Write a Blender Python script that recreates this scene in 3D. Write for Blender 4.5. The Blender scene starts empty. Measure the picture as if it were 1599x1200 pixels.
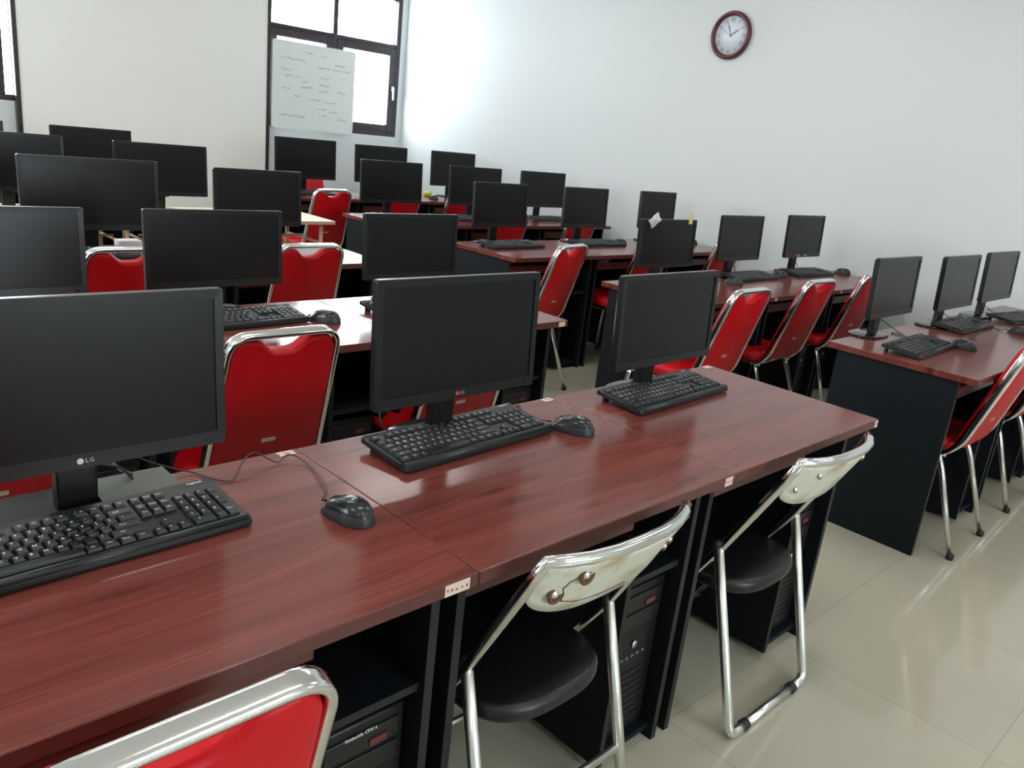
import bpy, bmesh, math, random
from mathutils import Vector, Matrix
random.seed(7)
S = bpy.context.scene
PI = math.pi

# ------------------------------------------------------------------ camera
cam_d = bpy.data.cameras.new('camera'); cam = bpy.data.objects.new('camera', cam_d)
S.collection.objects.link(cam); S.camera = cam
R = ((0.72153239, -0.68395316, 0.10769902),
     (-0.12864322, -0.28526823, -0.94977521),
     (0.68032487, 0.67143883, -0.29381621))      # rows: image right, image down, forward (in world axes)
cam.matrix_world = Matrix(((R[0][0], -R[1][0], -R[2][0], 0), (R[0][1], -R[1][1], -R[2][1], 0),
                           (R[0][2], -R[1][2], -R[2][2], 1.414), (0, 0, 0, 1)))
cam_d.sensor_width = 36; cam_d.lens = 36 * 1264 / 1599; cam_d.clip_start = .02
# ------------------------------------------------------------------ exposure, world
S.view_settings.view_transform = 'Standard'; S.view_settings.look = 'None'
S.view_settings.gamma = 1; S.view_settings.use_curve_mapping = False
S.view_settings.exposure = 0.80
W = bpy.data.worlds.new('world'); S.world = W; W.use_nodes = True
bg = W.node_tree.nodes['Background']; bg.inputs[0].default_value = (.86, .94, 1, 1); bg.inputs[1].default_value = 11.0
XW, YW = 5.62, 7.73           # clock wall, window wall
XL, YF, ZC = -3.4, -3.2, 3.1  # left wall, front wall, ceiling
def area(name, loc, rot, sx, sy, energy, col, portal=False):
    l = bpy.data.lights.new(name, 'AREA'); l.shape = 'RECTANGLE'; l.size = sx; l.size_y = sy
    l.energy = energy; l.color = col
    if portal: l.cycles.is_portal = True
    o = bpy.data.objects.new(name, l); S.collection.objects.link(o)
    o.location = loc; o.rotation_euler = rot; return o
WIN = [(3.985, 5.55, 1.235, 2.66), (-.60, 1.872, 1.235, 2.66)]     # x0, x1, z0, z1 in the window wall
for i, (x0, x1, z0, z1) in enumerate(WIN):
    area('daylight_portal', ((x0 + x1) / 2, YW + .16, (z0 + z1) / 2), (-PI / 2, 0, 0), x1 - x0, z1 - z0, 1, (1, 1, 1), True)
SIDE_ADDED = [(1.6, 3.4, 1.2, 2.5)]                     # y0, y1, z0, z1 in the left wall, added out of view for light
for i, (y0, y1, z0, z1) in enumerate(SIDE_ADDED):
    area('daylight_portal', (XL - .12, (y0 + y1) / 2, (z0 + z1) / 2), (0, -PI / 2, 0), z1 - z0, y1 - y0, 1, (1, 1, 1), True)
FRONT_ADDED = [(.7, 2.5, 1.0, 2.1)]                                          # x0, x1, z0, z1 in the wall behind the camera, added for screen sheen
for (x0, x1, z0, z1) in FRONT_ADDED:
    area('daylight_portal', ((x0 + x1) / 2, YF - .12, (z0 + z1) / 2), (PI / 2, 0, 0), x1 - x0, z1 - z0, 1, (1, 1, 1), True)
LAMPS = [(x, y) for y in (-1.7, .55, 2.8, 5.05) for x in (-1.3, 1.35, 4.0)]
LAMP_W = 5.5

# ------------------------------------------------------------------ materials
def mat(name, col, rough=.5, metal=0, spec=.5, coat=0, bump=0, bscale=200, var=0, vscale=6, trans=0):
    m = bpy.data.materials.new(name); m.use_nodes = True; nt = m.node_tree; b = nt.nodes['Principled BSDF']
    b.inputs['Base Color'].default_value = (*col, 1); b.inputs['Roughness'].default_value = rough
    b.inputs['Metallic'].default_value = metal; b.inputs['Specular IOR Level'].default_value = spec
    b.inputs['Coat Weight'].default_value = coat
    tc = nt.nodes.new('ShaderNodeTexCoord')
    if var:
        n = nt.nodes.new('ShaderNodeTexNoise'); n.inputs['Scale'].default_value = vscale; n.inputs['Detail'].default_value = 4
        nt.links.new(tc.outputs['Object'], n.inputs['Vector'])
        mx = nt.nodes.new('ShaderNodeMix'); mx.data_type = 'RGBA'
        mx.inputs[6].default_value = (*[c * (1 - var) for c in col], 1); mx.inputs[7].default_value = (*[min(1, c * (1 + var)) for c in col], 1)
        nt.links.new(n.outputs['Fac'], mx.inputs[0]); nt.links.new(mx.outputs[2], b.inputs['Base Color'])
    if bump:
        n = nt.nodes.new('ShaderNodeTexNoise'); n.inputs['Scale'].default_value = bscale
        nt.links.new(tc.outputs['Object'], n.inputs['Vector'])
        bp = nt.nodes.new('ShaderNodeBump'); bp.inputs['Strength'].default_value = bump; bp.inputs['Distance'].default_value = .002
        nt.links.new(n.outputs['Fac'], bp.inputs['Height']); nt.links.new(bp.outputs[0], b.inputs['Normal'])
    return m
def wood(name):
    m = mat(name, (.14, .035, .028), .20, spec=.5); nt = m.node_tree; N = nt.nodes.new; L = nt.links.new; b = nt.nodes['Principled BSDF']
    tc = N('ShaderNodeTexCoord'); oi = N('ShaderNodeObjectInfo')
    rs = N('ShaderNodeVectorMath'); rs.operation = 'SCALE'; rs.inputs[0].default_value = (7.3, 11.9, 3.1); L(oi.outputs['Random'], rs.inputs['Scale'])
    ad = N('ShaderNodeVectorMath'); ad.operation = 'ADD'; L(tc.outputs['Object'], ad.inputs[0]); L(rs.outputs[0], ad.inputs[1])
    # slow warp so the grain flows around knots
    wn = N('ShaderNodeTexNoise'); wn.inputs['Scale'].default_value = 2.6; wn.inputs['Detail'].default_value = 1
    mp0 = N('ShaderNodeMapping'); mp0.inputs['Scale'].default_value = (.7, 2.2, 1); L(ad.outputs[0], mp0.inputs[0]); L(mp0.outputs[0], wn.inputs['Vector'])
    ws = N('ShaderNodeVectorMath'); ws.operation = 'SCALE'; ws.inputs['Scale'].default_value = .08; L(wn.outputs['Color'], ws.inputs[0])
    a2 = N('ShaderNodeVectorMath'); a2.operation = 'ADD'; L(ad.outputs[0], a2.inputs[0]); L(ws.outputs[0], a2.inputs[1])
    def noise(scale, sc, det=5, rough=.6):
        mp = N('ShaderNodeMapping'); mp.inputs['Scale'].default_value = scale; L(a2.outputs[0], mp.inputs[0])
        n = N('ShaderNodeTexNoise'); n.inputs['Scale'].default_value = sc; n.inputs['Detail'].default_value = det; n.inputs['Roughness'].default_value = rough
        L(mp.outputs[0], n.inputs['Vector']); return n.outputs['Fac']
    r1 = N('ShaderNodeValToRGB'); L(noise((.42, 9, 1), 2.6), r1.inputs[0])
    r1.color_ramp.elements[0].position = .33; r1.color_ramp.elements[0].color = (.120, .026, .020, 1)
    r1.color_ramp.elements[1].position = .68; r1.color_ramp.elements[1].color = (.205, .053, .039, 1)
    e = r1.color_ramp.elements.new(.5); e.color = (.160, .038, .029, 1)
    r2 = N('ShaderNodeValToRGB'); L(noise((1.2, 46, 1), 3.2, 3), r2.inputs[0])
    r2.color_ramp.elements[0].position = .3; r2.color_ramp.elements[0].color = (.80, .78, .78, 1)
    r2.color_ramp.elements[1].position = .7; r2.color_ramp.elements[1].color = (1.12, 1.12, 1.12, 1)
    mx = N('ShaderNodeMix'); mx.data_type = 'RGBA'; mx.blend_type = 'MULTIPLY'; mx.inputs[0].default_value = 1
    L(r1.outputs[0], mx.inputs[6]); L(r2.outputs[0], mx.inputs[7])
    # small dark knots and dashes
    mp = N('ShaderNodeMapping'); mp.inputs['Scale'].default_value = (4.2, 17, 1); L(a2.outputs[0], mp.inputs[0])
    v = N('ShaderNodeTexVoronoi'); v.inputs['Scale'].default_value = .8; L(mp.outputs[0], v.inputs['Vector'])
    r3 = N('ShaderNodeValToRGB'); L(v.outputs['Distance'], r3.inputs[0])
    r3.color_ramp.elements[0].position = .03; r3.color_ramp.elements[0].color = (.35, .28, .28, 1)
    r3.color_ramp.elements[1].position = .22; r3.color_ramp.elements[1].color = (1, 1, 1, 1)
    m2 = N('ShaderNodeMix'); m2.data_type = 'RGBA'; m2.blend_type = 'MULTIPLY'; m2.inputs[0].default_value = .8
    L(mx.outputs[2], m2.inputs[6]); L(r3.outputs[0], m2.inputs[7]); L(m2.outputs[2], b.inputs['Base Color'])
    return m
def tiles(name):
    m = mat(name, (.5, .48, .4), .09, spec=.5); nt = m.node_tree; N = nt.nodes.new; L = nt.links.new; b = nt.nodes['Principled BSDF']
    tc = N('ShaderNodeTexCoord'); mp = N('ShaderNodeMapping'); mp.inputs['Location'].default_value = (.18, .31, 0); L(tc.outputs['Object'], mp.inputs[0])
    br = N('ShaderNodeTexBrick'); br.offset = 0; br.inputs['Scale'].default_value = 1; br.inputs['Brick Width'].default_value = .6; br.inputs['Row Height'].default_value = .6
    br.inputs['Mortar Size'].default_value = .0016; br.inputs['Mortar Smooth'].default_value = .3
    br.inputs['Color1'].default_value = (.40, .38, .30, 1); br.inputs['Color2'].default_value = (.43, .41, .325, 1); br.inputs['Mortar'].default_value = (.31, .29, .22, 1)
    L(mp.outputs[0], br.inputs['Vector'])
    n = N('ShaderNodeTexNoise'); n.inputs['Scale'].default_value = 3; n.inputs['Detail'].default_value = 5; L(tc.outputs['Object'], n.inputs['Vector'])
    r = N('ShaderNodeValToRGB'); L(n.outputs['Fac'], r.inputs[0]); r.color_ramp.elements[0].color = (.9, .9, .9, 1); r.color_ramp.elements[1].color = (1.06, 1.06, 1.04, 1)
    mx = N('ShaderNodeMix'); mx.data_type = 'RGBA'; mx.blend_type = 'MULTIPLY'; mx.inputs[0].default_value = 1
    L(br.outputs['Color'], mx.inputs[6]); L(r.outputs[0], mx.inputs[7]); L(mx.outputs[2], b.inputs['Base Color'])
    rr = N('ShaderNodeMapRange'); L(n.outputs['Fac'], rr.inputs[0]); rr.inputs[3].default_value = .06; rr.inputs[4].default_value = .15; L(rr.outputs[0], b.inputs['Roughness'])
    return m
def glass(name):
    m = bpy.data.materials.new(name); m.use_nodes = True; nt = m.node_tree; nt.nodes.remove(nt.nodes['Principled BSDF'])
    t = nt.nodes.new('ShaderNodeBsdfTransparent'); t.inputs[0].default_value = (.97, .98, .98, 1)
    g = nt.nodes.new('ShaderNodeBsdfGlossy'); g.inputs['Roughness'].default_value = .02
    mx = nt.nodes.new('ShaderNodeMixShader'); mx.inputs[0].default_value = .06
    nt.links.new(t.outputs[0], mx.inputs[1]); nt.links.new(g.outputs[0], mx.inputs[2])
    nt.links.new(mx.outputs[0], nt.nodes['Material Output'].inputs[0]); return m
def emit(name, col, s):
    m = bpy.data.materials.new(name); m.use_nodes = True; b = m.node_tree.nodes['Principled BSDF']
    b.inputs['Base Color'].default_value = (*col, 1); b.inputs['Emission Color'].default_value = (*col, 1); b.inputs['Emission Strength'].default_value = s; return m
def rusty(name):
    m = mat(name, (.62, .62, .52), .38); nt = m.node_tree; N = nt.nodes.new; L = nt.links.new; b = nt.nodes['Principled BSDF']
    tc = N('ShaderNodeTexCoord'); n = N('ShaderNodeTexNoise'); n.inputs['Scale'].default_value = 9; n.inputs['Detail'].default_value = 6; L(tc.outputs['Object'], n.inputs['Vector'])
    r = N('ShaderNodeValToRGB'); L(n.outputs['Fac'], r.inputs[0])
    r.color_ramp.elements[0].position = .34; r.color_ramp.elements[0].color = (.36, .27, .13, 1); r.color_ramp.elements[1].position = .50; r.color_ramp.elements[1].color = (.62, .62, .52, 1)
    L(r.outputs[0], b.inputs['Base Color']); return m
M = dict(
    wood=wood('mahogany_laminate'), edge=mat('mahogany_edge_band', (.09, .026, .021), .35, var=.15, vscale=30),
    dark=mat('charcoal_laminate', (.0035, .0058, .0085), .6, spec=.22, bump=.15, bscale=500), darkedge=mat('charcoal_edge_band', (.010, .013, .013), .5, spec=.35),
    floor=tiles('cream_glazed_tiles'), wall=mat('white_wall_paint', (.66, .69, .695), .6, bump=.05, bscale=120),
    cwall=mat('cream_wall_paint', (.87, .87, .82), .6, bump=.05, bscale=120), ceil=mat('ceiling_paint', (.8, .8, .78), .8),
    frame=mat('dark_brown_window_frame', (.028, .016, .022), .35), glass=glass('window_glass'), sash=mat('silver_handle_metal', (.6, .6, .65), .3, .8),
    red=mat('red_vinyl', (.52, .003, .008), .45, spec=.3, bump=.25, bscale=350, var=.06), chrome=mat('chrome', (.80, .80, .78), .12, 1),
    chrome2=mat('worn_chrome', (.84, .86, .82), .30, 1, var=.08), cap=mat('black_rubber', (.012, .012, .012), .6),
    plate=mat('brushed_label_plate', (.62, .55, .42), .35, .5), bezel=mat('black_monitor_plastic', (.006, .006, .007), .3, spec=.4, bump=.05, bscale=700),
    screen=mat('dark_screen_panel', (.0045, .005, .0055), .28, spec=.3), gloss=mat('glossy_black_plastic', (.006, .006, .007), .12),
    key=mat('black_key_plastic', (.007, .008, .0085), .4, spec=.4), kbody=mat('black_keyboard_body', (.008, .010, .0105), .38, spec=.4), legend=mat('white_key_print', (.85, .87, .87), .5),
    mouse=mat('black_mouse_plastic', (.012, .014, .016), .22), mouse2=mat('matte_mouse_side', (.02, .02, .022), .5), cable=mat('black_cable', (.02, .018, .018), .45),
    cable2=mat('grey_cable', (.35, .35, .36), .5), paper=mat('white_paper', (.82, .78, .82), .7), sticker=mat('cream_paper_sticker', (.62, .52, .44), .6),
    ink=mat('red_sticker_ink', (.45, .06, .06), .6), black_seat=mat('black_vinyl', (.004, .005, .006), .4, bump=.2, bscale=250), shell=rusty('cream_painted_steel_with_rust'),
    rust=mat('brown_rust', (.13, .055, .022), .7, var=.4, vscale=60), rim=mat('maroon_clock_rim', (.10, .018, .026), .3), face=mat('clock_face_paper', (.74, .78, .86), .4),
    num=mat('grey_clock_numerals', (.17, .20, .23), .5), wb=mat('whiteboard_laminate', (.74, .78, .75), .35), marker=mat('faded_green_marker', (.42, .49, .46), .7),
    cream=mat('cream_table_laminate', (.72, .68, .48), .4), tan=mat('tan_table_edge', (.42, .27, .17), .5), yellow=mat('yellow_plastic', (.55, .55, .03), .5),
    note=mat('yellow_note_paper', (.75, .62, .22), .6), logo_r=mat('crimson_logo_badge', (.6, .02, .08), .4), logo_w=mat('pale_logo_print', (.55, .55, .58), .4),
    brownbase=mat('dark_brown_plastic', (.008, .006, .006), .5, spec=.2), reflection=mat('grey_green_reflection', (.10, .11, .09), .6),
    case=mat('computer_case_black', (.005, .005, .006), .4), case2=mat('computer_case_grey', (.006, .007, .008), .4, spec=.35), led=mat('red_drive_badge', (.12, .02, .02), .4),
    lampw=emit('lamp_diffuser', (1, .97, .92), 3.0), lampf=mat('lamp_frame_white', (.7, .7, .7), .5), brown=mat('brown_woven_fibre', (.12, .07, .03), .8, var=.6, vscale=40),
    orange=mat('orange_sticker', (.8, .22, .05), .5), green=mat('green_sticker', (.08, .45, .12), .5), scuff=mat('pale_scuff', (.12, .13, .14), .7), blueish=mat('pale_blue_ribbon_cable', (.42, .50, .55), .4))

# ------------------------------------------------------------------ mesh helpers
class MB:
    def __init__(s): s.bm = bmesh.new(); s.mi = 0
    def poly(s, vs, fs, smooth=False):
        v = [s.bm.verts.new(p) for p in vs]; out = []
        for f in fs:
            try: q = s.bm.faces.new([v[i] for i in f]); q.material_index = s.mi; q.smooth = smooth; out.append(q)
            except ValueError: pass
        return v, out
    def box(s, c, d, bev=0, rot=None, seg=2):
        x, y, z = (q / 2 for q in d); P = [Vector((a * x, b * y, e * z)) for a in (-1, 1) for b in (-1, 1) for e in (-1, 1)]
        if rot: P = [rot @ p for p in P]
        v, f = s.poly([p + Vector(c) for p in P], [(0, 1, 3, 2), (4, 6, 7, 5), (0, 4, 5, 1), (2, 3, 7, 6), (0, 2, 6, 4), (1, 5, 7, 3)])
        if bev:
            es = list({e for q in f for e in q.edges}); mi = s.mi
            r = bmesh.ops.bevel(s.bm, geom=es, offset=bev, segments=seg, profile=.5, affect='EDGES', material=mi)
            for q in r['faces']: q.smooth = True
    def tube(s, pts, r, n=10, ref=None, r2=None, closed=False, caps=True):
        pts = [Vector(p) for p in pts]; rings = []; up = None; N_ = len(pts)
        for i, p in enumerate(pts):
            a = pts[i - 1] if (i or closed) else p; b = pts[(i + 1) % N_] if (i < N_ - 1 or closed) else p
            t = (b - a).normalized()
            if ref is not None: nn = Vector(ref); nn = (nn - t * nn.dot(t)).normalized()
            else:
                if up is None: up = Vector((0, 0, 1)) if abs(t.z) < .9 else Vector((1, 0, 0))
                nn = (up - t * up.dot(t)).normalized(); up = nn
            sd = t.cross(nn)
            rr = r[i] if isinstance(r, (list, tuple)) else r; q2 = r2 if r2 else rr
            rings.append([p + nn * math.cos(k / n * 2 * PI) * rr + sd * math.sin(k / n * 2 * PI) * q2 for k in range(n)])
        V = [p for g in rings for p in g]; F = []
        m = len(rings)
        for i in range(m if closed else m - 1):
            j = (i + 1) % m
            for k in range(n): F.append((i * n + k, i * n + (k + 1) % n, j * n + (k + 1) % n, j * n + k))
        if caps and not closed: F += [tuple(range(n))[::-1], tuple((m - 1) * n + k for k in range(n))]
        s.poly(V, F, True)
    def rings(s, rs, cap0=True, cap1=True, smooth=True):
        n = len(rs[0]); F = []
        for i in range(len(rs) - 1):
            for k in range(n): F.append((i * n + k, i * n + (k + 1) % n, (i + 1) * n + (k + 1) % n, (i + 1) * n + k))
        if cap0: F.append(tuple(range(n))[::-1])
        if cap1: F.append(tuple((len(rs) - 1) * n + k for k in range(n)))
        s.poly([p for g in rs for p in g], F, smooth)
    def lathe(s, prof, n=32, axis='z', c=(0, 0, 0)):
        rs = []
        for r, z in prof:
            g = []
            for k in range(n):
                a = k / n * 2 * PI; p = (r * math.cos(a), r * math.sin(a), z)
                if axis == 'x': p = (z, p[0], p[1])
                if axis == 'y': p = (p[0], z, p[1])
                g.append((p[0] + c[0], p[1] + c[1], p[2] + c[2]))
            rs.append(g)
        s.rings(rs)
    def prism(s, outline, z0, z1, f=None, bev=0):
        """outline in (u, v), between heights z0, z1; f maps (u, v, h) to space; bev rounds both rims"""
        f = f or (lambda u, v, h: (u, v, h)); n = len(outline); cx = sum(p[0] for p in outline) / n; cy = sum(p[1] for p in outline) / n
        def ins(d):
            out = []
            for i in range(n):
                a = Vector(outline[i - 1]); b = Vector(outline[i]); c = Vector(outline[(i + 1) % n])
                t = (c - a); nr = Vector((-t.y, t.x)).normalized() if t.length > 1e-9 else Vector((0, 0)); out.append((b.x + nr.x * d, b.y + nr.y * d))
            return out
        if not bev: s.rings([[f(u, v, h) for u, v in outline] for h in (z0, z1)], smooth=False); return
        st = [(bev, z0), (bev * .3, z0 + bev * .3), (0, z0 + bev), (0, z1 - bev), (bev * .3, z1 - bev * .3), (bev, z1)]
        s.rings([[f(u, v, h) for u, v in ins(d)] for d, h in st])
    def build(s, name, m, parent=None, loc=None):
        bmesh.ops.recalc_face_normals(s.bm, faces=s.bm.faces)
        me = bpy.data.meshes.new(name); s.bm.to_mesh(me); s.bm.free()
        for q in (m if isinstance(m, list) else [m]): me.materials.append(M[q])
        return link(name, me, parent, loc)
def link(name, me, parent=None, loc=None):
    o = bpy.data.objects.new(name, me); S.collection.objects.link(o)
    if parent: o.parent = parent
    if loc: o.location = loc
    return o
def rrect(w, h, r, n=5, cx=0, cy=0):
    out = []
    for (sx, sy, a0) in ((1, 1, 0), (-1, 1, 90), (-1, -1, 180), (1, -1, 270)):
        for k in range(n + 1):
            a = math.radians(a0 + 90 * k / n); out.append((cx + sx * (w / 2 - r) + r * math.cos(a), cy + sy * (h / 2 - r) + r * math.sin(a)))
    return out
def fillet(pts, r, n=6):
    P = [Vector(p) for p in pts]; out = [P[0]]
    for i in range(1, len(P) - 1):
        a, b, c = P[i - 1], P[i], P[i + 1]; d1 = (a - b); d2 = (c - b); q = min(r, d1.length * .49, d2.length * .49)
        p0 = b + d1.normalized() * q; p2 = b + d2.normalized() * q
        for k in range(n + 1):
            t = k / n; out.append(p0 * (1 - t) ** 2 + b * 2 * t * (1 - t) + p2 * t * t)
    out.append(P[-1]); return out
def spline(pts, n=6):
    P = [Vector(p) for p in pts]; P = [P[0] * 2 - P[1]] + P + [P[-1] * 2 - P[-2]]; out = []
    for i in range(1, len(P) - 2):
        a, b, c, d = P[i - 1:i + 3]
        for k in range(n):
            t = k / n; out.append(.5 * ((2 * b) + (c - a) * t + (2 * a - 5 * b + 4 * c - d) * t * t + (3 * b - a - 3 * c + d) * t ** 3))
    out.append(P[-2]); return out
_tc = {}
def text_geo(txt, size, res=1, extrude=0):
    """vertices and faces of flat lettering, centred on x, baseline-centred"""
    k = (txt, size, res, extrude)
    if k in _tc: return _tc[k]
    cu = bpy.data.curves.new('lettering', 'FONT'); cu.body = txt; cu.size = size; cu.align_x = 'CENTER'; cu.align_y = 'CENTER'; cu.resolution_u = res; cu.extrude = extrude
    o = bpy.data.objects.new('lettering', cu); S.collection.objects.link(o)
    dg = bpy.context.evaluated_depsgraph_get(); me = bpy.data.meshes.new_from_object(o.evaluated_get(dg))
    g = ([v.co.copy() for v in me.vertices], [tuple(p.vertices) for p in me.polygons])
    bpy.data.objects.remove(o); bpy.data.curves.remove(cu); bpy.data.meshes.remove(me); _tc[k] = g; return g
def add_text(mb, txt, size, f, mi=None, res=1):
    old = mb.mi
    if mi is not None: mb.mi = mi
    v, fs = text_geo(txt, size, res); mb.poly([f(p) for p in v], fs); mb.mi = old
def tag(o, label, cat, group=None):
    o['label'] = label; o['category'] = cat
    if group: o['group'] = group
    return o
def empty(name, loc=(0, 0, 0), rz=0):
    o = bpy.data.objects.new(name, None); S.collection.objects.link(o); o.location = loc; o.rotation_euler = (0, 0, rz); o.empty_display_size = .05; return o
KIDS = {}
def tree(o):
    if o.name not in KIDS: KIDS[o.name] = [c for c in bpy.data.objects if c.parent == o]
    return KIDS[o.name]
def dup(o, parent=None):
    kids = [c for c in S.collection.objects if c.parent == o]
    c = o.copy(); S.collection.objects.link(c); c.parent = parent
    for k in kids: dup(k, c)
    return c
class Proto:
    """first use moves the built thing itself, later uses copy it"""
    def __init__(s, o): s.o = o; s.used = False
    def at(s, loc, rz=0, label='', group=None, sc=None, rx=0, ry=0):
        o = dup(s.o) if s.used else s.o; s.used = True
        o.location = loc; o.rotation_euler = (rx, ry, rz)
        if sc: o.scale = sc
        o['label'] = label
        if group: o['group'] = group
        return o
def struct(o): o['kind'] = 'structure'; return o

# ------------------------------------------------------------------ the room
b = MB(); b.box(((XL + XW) / 2, (YF + YW) / 2, -.05), (XW - XL + .4, YW - YF + .4, .1)); struct(b.build('floor', 'floor'))
b = MB(); b.box(((XL + XW) / 2, (YF + YW) / 2, ZC + .05), (XW - XL + .4, YW - YF + .4, .1)); struct(b.build('ceiling', 'ceil'))
b = MB(); b.box((XW + .1, (YF + YW) / 2, ZC / 2), (.2, YW - YF + .4, ZC)); struct(b.build('wall_right', 'wall'))
def wall_x(b, x0, x1, wins, y, th):          # wall along x with openings
    xs = x0
    for (a, c, z0, z1) in sorted(wins):
        if a > xs: b.box(((xs + a) / 2, y + th / 2, ZC / 2), (a - xs, th, ZC))
        b.box(((a + c) / 2, y + th / 2, z0 / 2), (c - a, th, z0)); b.box(((a + c) / 2, y + th / 2, (z1 + ZC) / 2), (c - a, th, ZC - z1)); xs = c
    b.box(((xs + x1) / 2, y + th / 2, ZC / 2), (x1 - xs, th, ZC))
b = MB(); wall_x(b, XL, XW, WIN, YW, .14)
struct(b.build('wall_back', 'wall'))
b = MB(); wall_x(b, XL, XW, FRONT_ADDED, YF - .14, .14); struct(b.build('wall_front', 'wall'))
b = MB(); b.box((2.915, YW - .03, ZC / 2), (2.11, .06, ZC)); struct(b.build('wall_pier', 'cwall'))
for i, x in enumerate((1.845, 3.985)):
    b = MB(); b.box((x, YW - .035, ZC / 2), (.034, .07, ZC), .003); struct(b.build('trim_%d' % (i + 1), 'frame'))
b = MB(); ys = YF
for (a, c, z0, z1) in SIDE_ADDED:
    b.box((XL - .1, (ys + a) / 2, ZC / 2), (.2, a - ys, ZC)); b.box((XL - .1, (a + c) / 2, z0 / 2), (.2, c - a, z0)); b.box((XL - .1, (a + c) / 2, (z1 + ZC) / 2), (.2, c - a, ZC - z1)); ys = c
b.box((XL - .1, (ys + YW) / 2, ZC / 2), (.2, YW - ys, ZC)); struct(b.build('wall_left', 'wall'))
def bar_frame(b, x0, x1, z0, z1, y, t, d):
    b.box((x0 + t / 2, y, (z0 + z1) / 2), (t, d, z1 - z0), .004); b.box((x1 - t / 2, y, (z0 + z1) / 2), (t, d, z1 - z0), .004)
    b.box(((x0 + x1) / 2, y, z0 + t / 2), (x1 - x0 - 2 * t, d, t), .004); b.box(((x0 + x1) / 2, y, z1 - t / 2), (x1 - x0 - 2 * t, d, t), .004)
# window_1: fixed lights above, sliding / hinged sash below right
def window(n, x0, x1, z0, z1, xm, zm, gap=0):
    w = struct(empty('window_%d' % n, ((x0 + x1) / 2, YW + .05, z0))); ox, oy, oz = w.location
    def B(): return MB()
    def fin(b, nm, m):
        for v in b.bm.verts: v.co -= Vector((ox, oy, oz))
        return b.build(nm, m, w)
    b = B(); bar_frame(b, x0, x1, z0, z1, YW + .05, .045, .08)
    b.box((xm, YW + .05, (z0 + z1) / 2), (.05, .07, z1 - z0 - .09), .004); b.box(((x0 + x1) / 2, YW + .05, zm), (x1 - x0 - .09, .06, .04), .004)
    fin(b, 'window_frame', 'frame')
    if gap:      # narrow fixed light beside the right sash
        b = B(); b.box((x1 - .045 - gap / 2, YW + .05, (z0 + zm) / 2), (gap, .006, zm - z0 - .05)); fin(b, 'pane', 'glass')
    for (a, c) in ((x0 + .045, xm - .025), (xm + .025, x1 - .045 - gap)):
        b = B(); b.box(((a + c) / 2, YW + .06, (zm + .02 + z1 - .045) / 2), (c - a, .006, z1 - .065 - zm)); fin(b, 'pane', 'glass')
        b = B(); bar_frame(b, a, c, z0 + .045, zm - .02, YW + .035, .075, .05); sash = fin(b, 'sash', 'frame')
        b = B(); b.box(((a + c) / 2, YW + .04, (z0 + zm) / 2), (c - a - .14, .006, zm - z0 - .20)); fin(b, 'pane', 'glass')
        b = B(); b.box((c - .035, YW - .01, z0 + .50), (.022, .03, .05), .004); b.box((c - .035, YW - .028, z0 + .45), (.02, .014, .13), .005)
        hd = fin(b, 'handle', 'sash'); hd['label'] = 'silver window latch handle'
    b = B(); b.box(((x0 + x1) / 2 + .12, YW + .0, z0 + .078), (.16, .016, .02), .004); fin(b, 'stay_arm', 'sash')
window(1, *WIN[0], 4.75, 2.165)
window(2, *WIN[1], .62, 2.165, .055)
for i, (y0, y1, z0, z1) in enumerate(SIDE_ADDED):
    w = struct(empty('window_%d' % (i + 3), (XL - .1, (y0 + y1) / 2, z0)))  # unseen window added to brighten the clock wall
    b = MB(); L_ = y1 - y0; H_ = z1 - z0
    for q in (-L_ / 2 + .03, 0, L_ / 2 - .03): b.box((0, q, H_ / 2), (.07, .06, H_), .004)
    for q in (.03, H_ - .03): b.box((0, 0, q), (.07, L_, .06), .004)
    b.build('window_frame', 'frame', w)
    b = MB(); b.box((0, 0, H_ / 2), (.006, L_ - .1, H_ - .1)); b.build('pane', 'glass', w)
for i, (x0, x1, z0, z1) in enumerate(FRONT_ADDED):
    w = struct(empty('window_%d' % (i + 5), ((x0 + x1) / 2, YF - .07, z0)))  # unseen window added so the monitor screens catch a sheen
    b = MB(); bar_frame(b, -(x1 - x0) / 2, (x1 - x0) / 2, 0, z1 - z0, 0, .05, .07); b.box((0, 0, (z1 - z0) / 2), (.05, .07, z1 - z0 - .1), .004); b.build('window_frame', 'frame', w)
    b = MB(); b.box((0, 0, (z1 - z0) / 2), (x1 - x0 - .1, .006, z1 - z0 - .1)); b.build('pane', 'glass', w)
# ceiling lamps
b = MB(); bar = b.box((0, 0, -.03), (1.26, .26, .06), .01); lf = empty('ceiling_light'); lf['category'] = 'lamp'
b.build('lamp_housing', 'lampf', lf); b = MB(); b.box((0, 0, -.066), (1.2, .2, .012)); b.build('diffuser', 'lampw', lf)
P_ = Proto(lf)
for i, (x, y) in enumerate(LAMPS):
    P_.at((x, y, ZC), 0, 'white rectangular ceiling light, %s line from the window wall, %s' % (['fourth', 'third', 'second', 'nearest'][i // 3], ['left column', 'middle column', 'column by the clock wall'][i % 3]), 'ceiling lights over the computer lab')
    area('lamp_light', (x, y, ZC - .08), (0, 0, 0), 1.15, .18, LAMP_W, (1, .97, .93))

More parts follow.
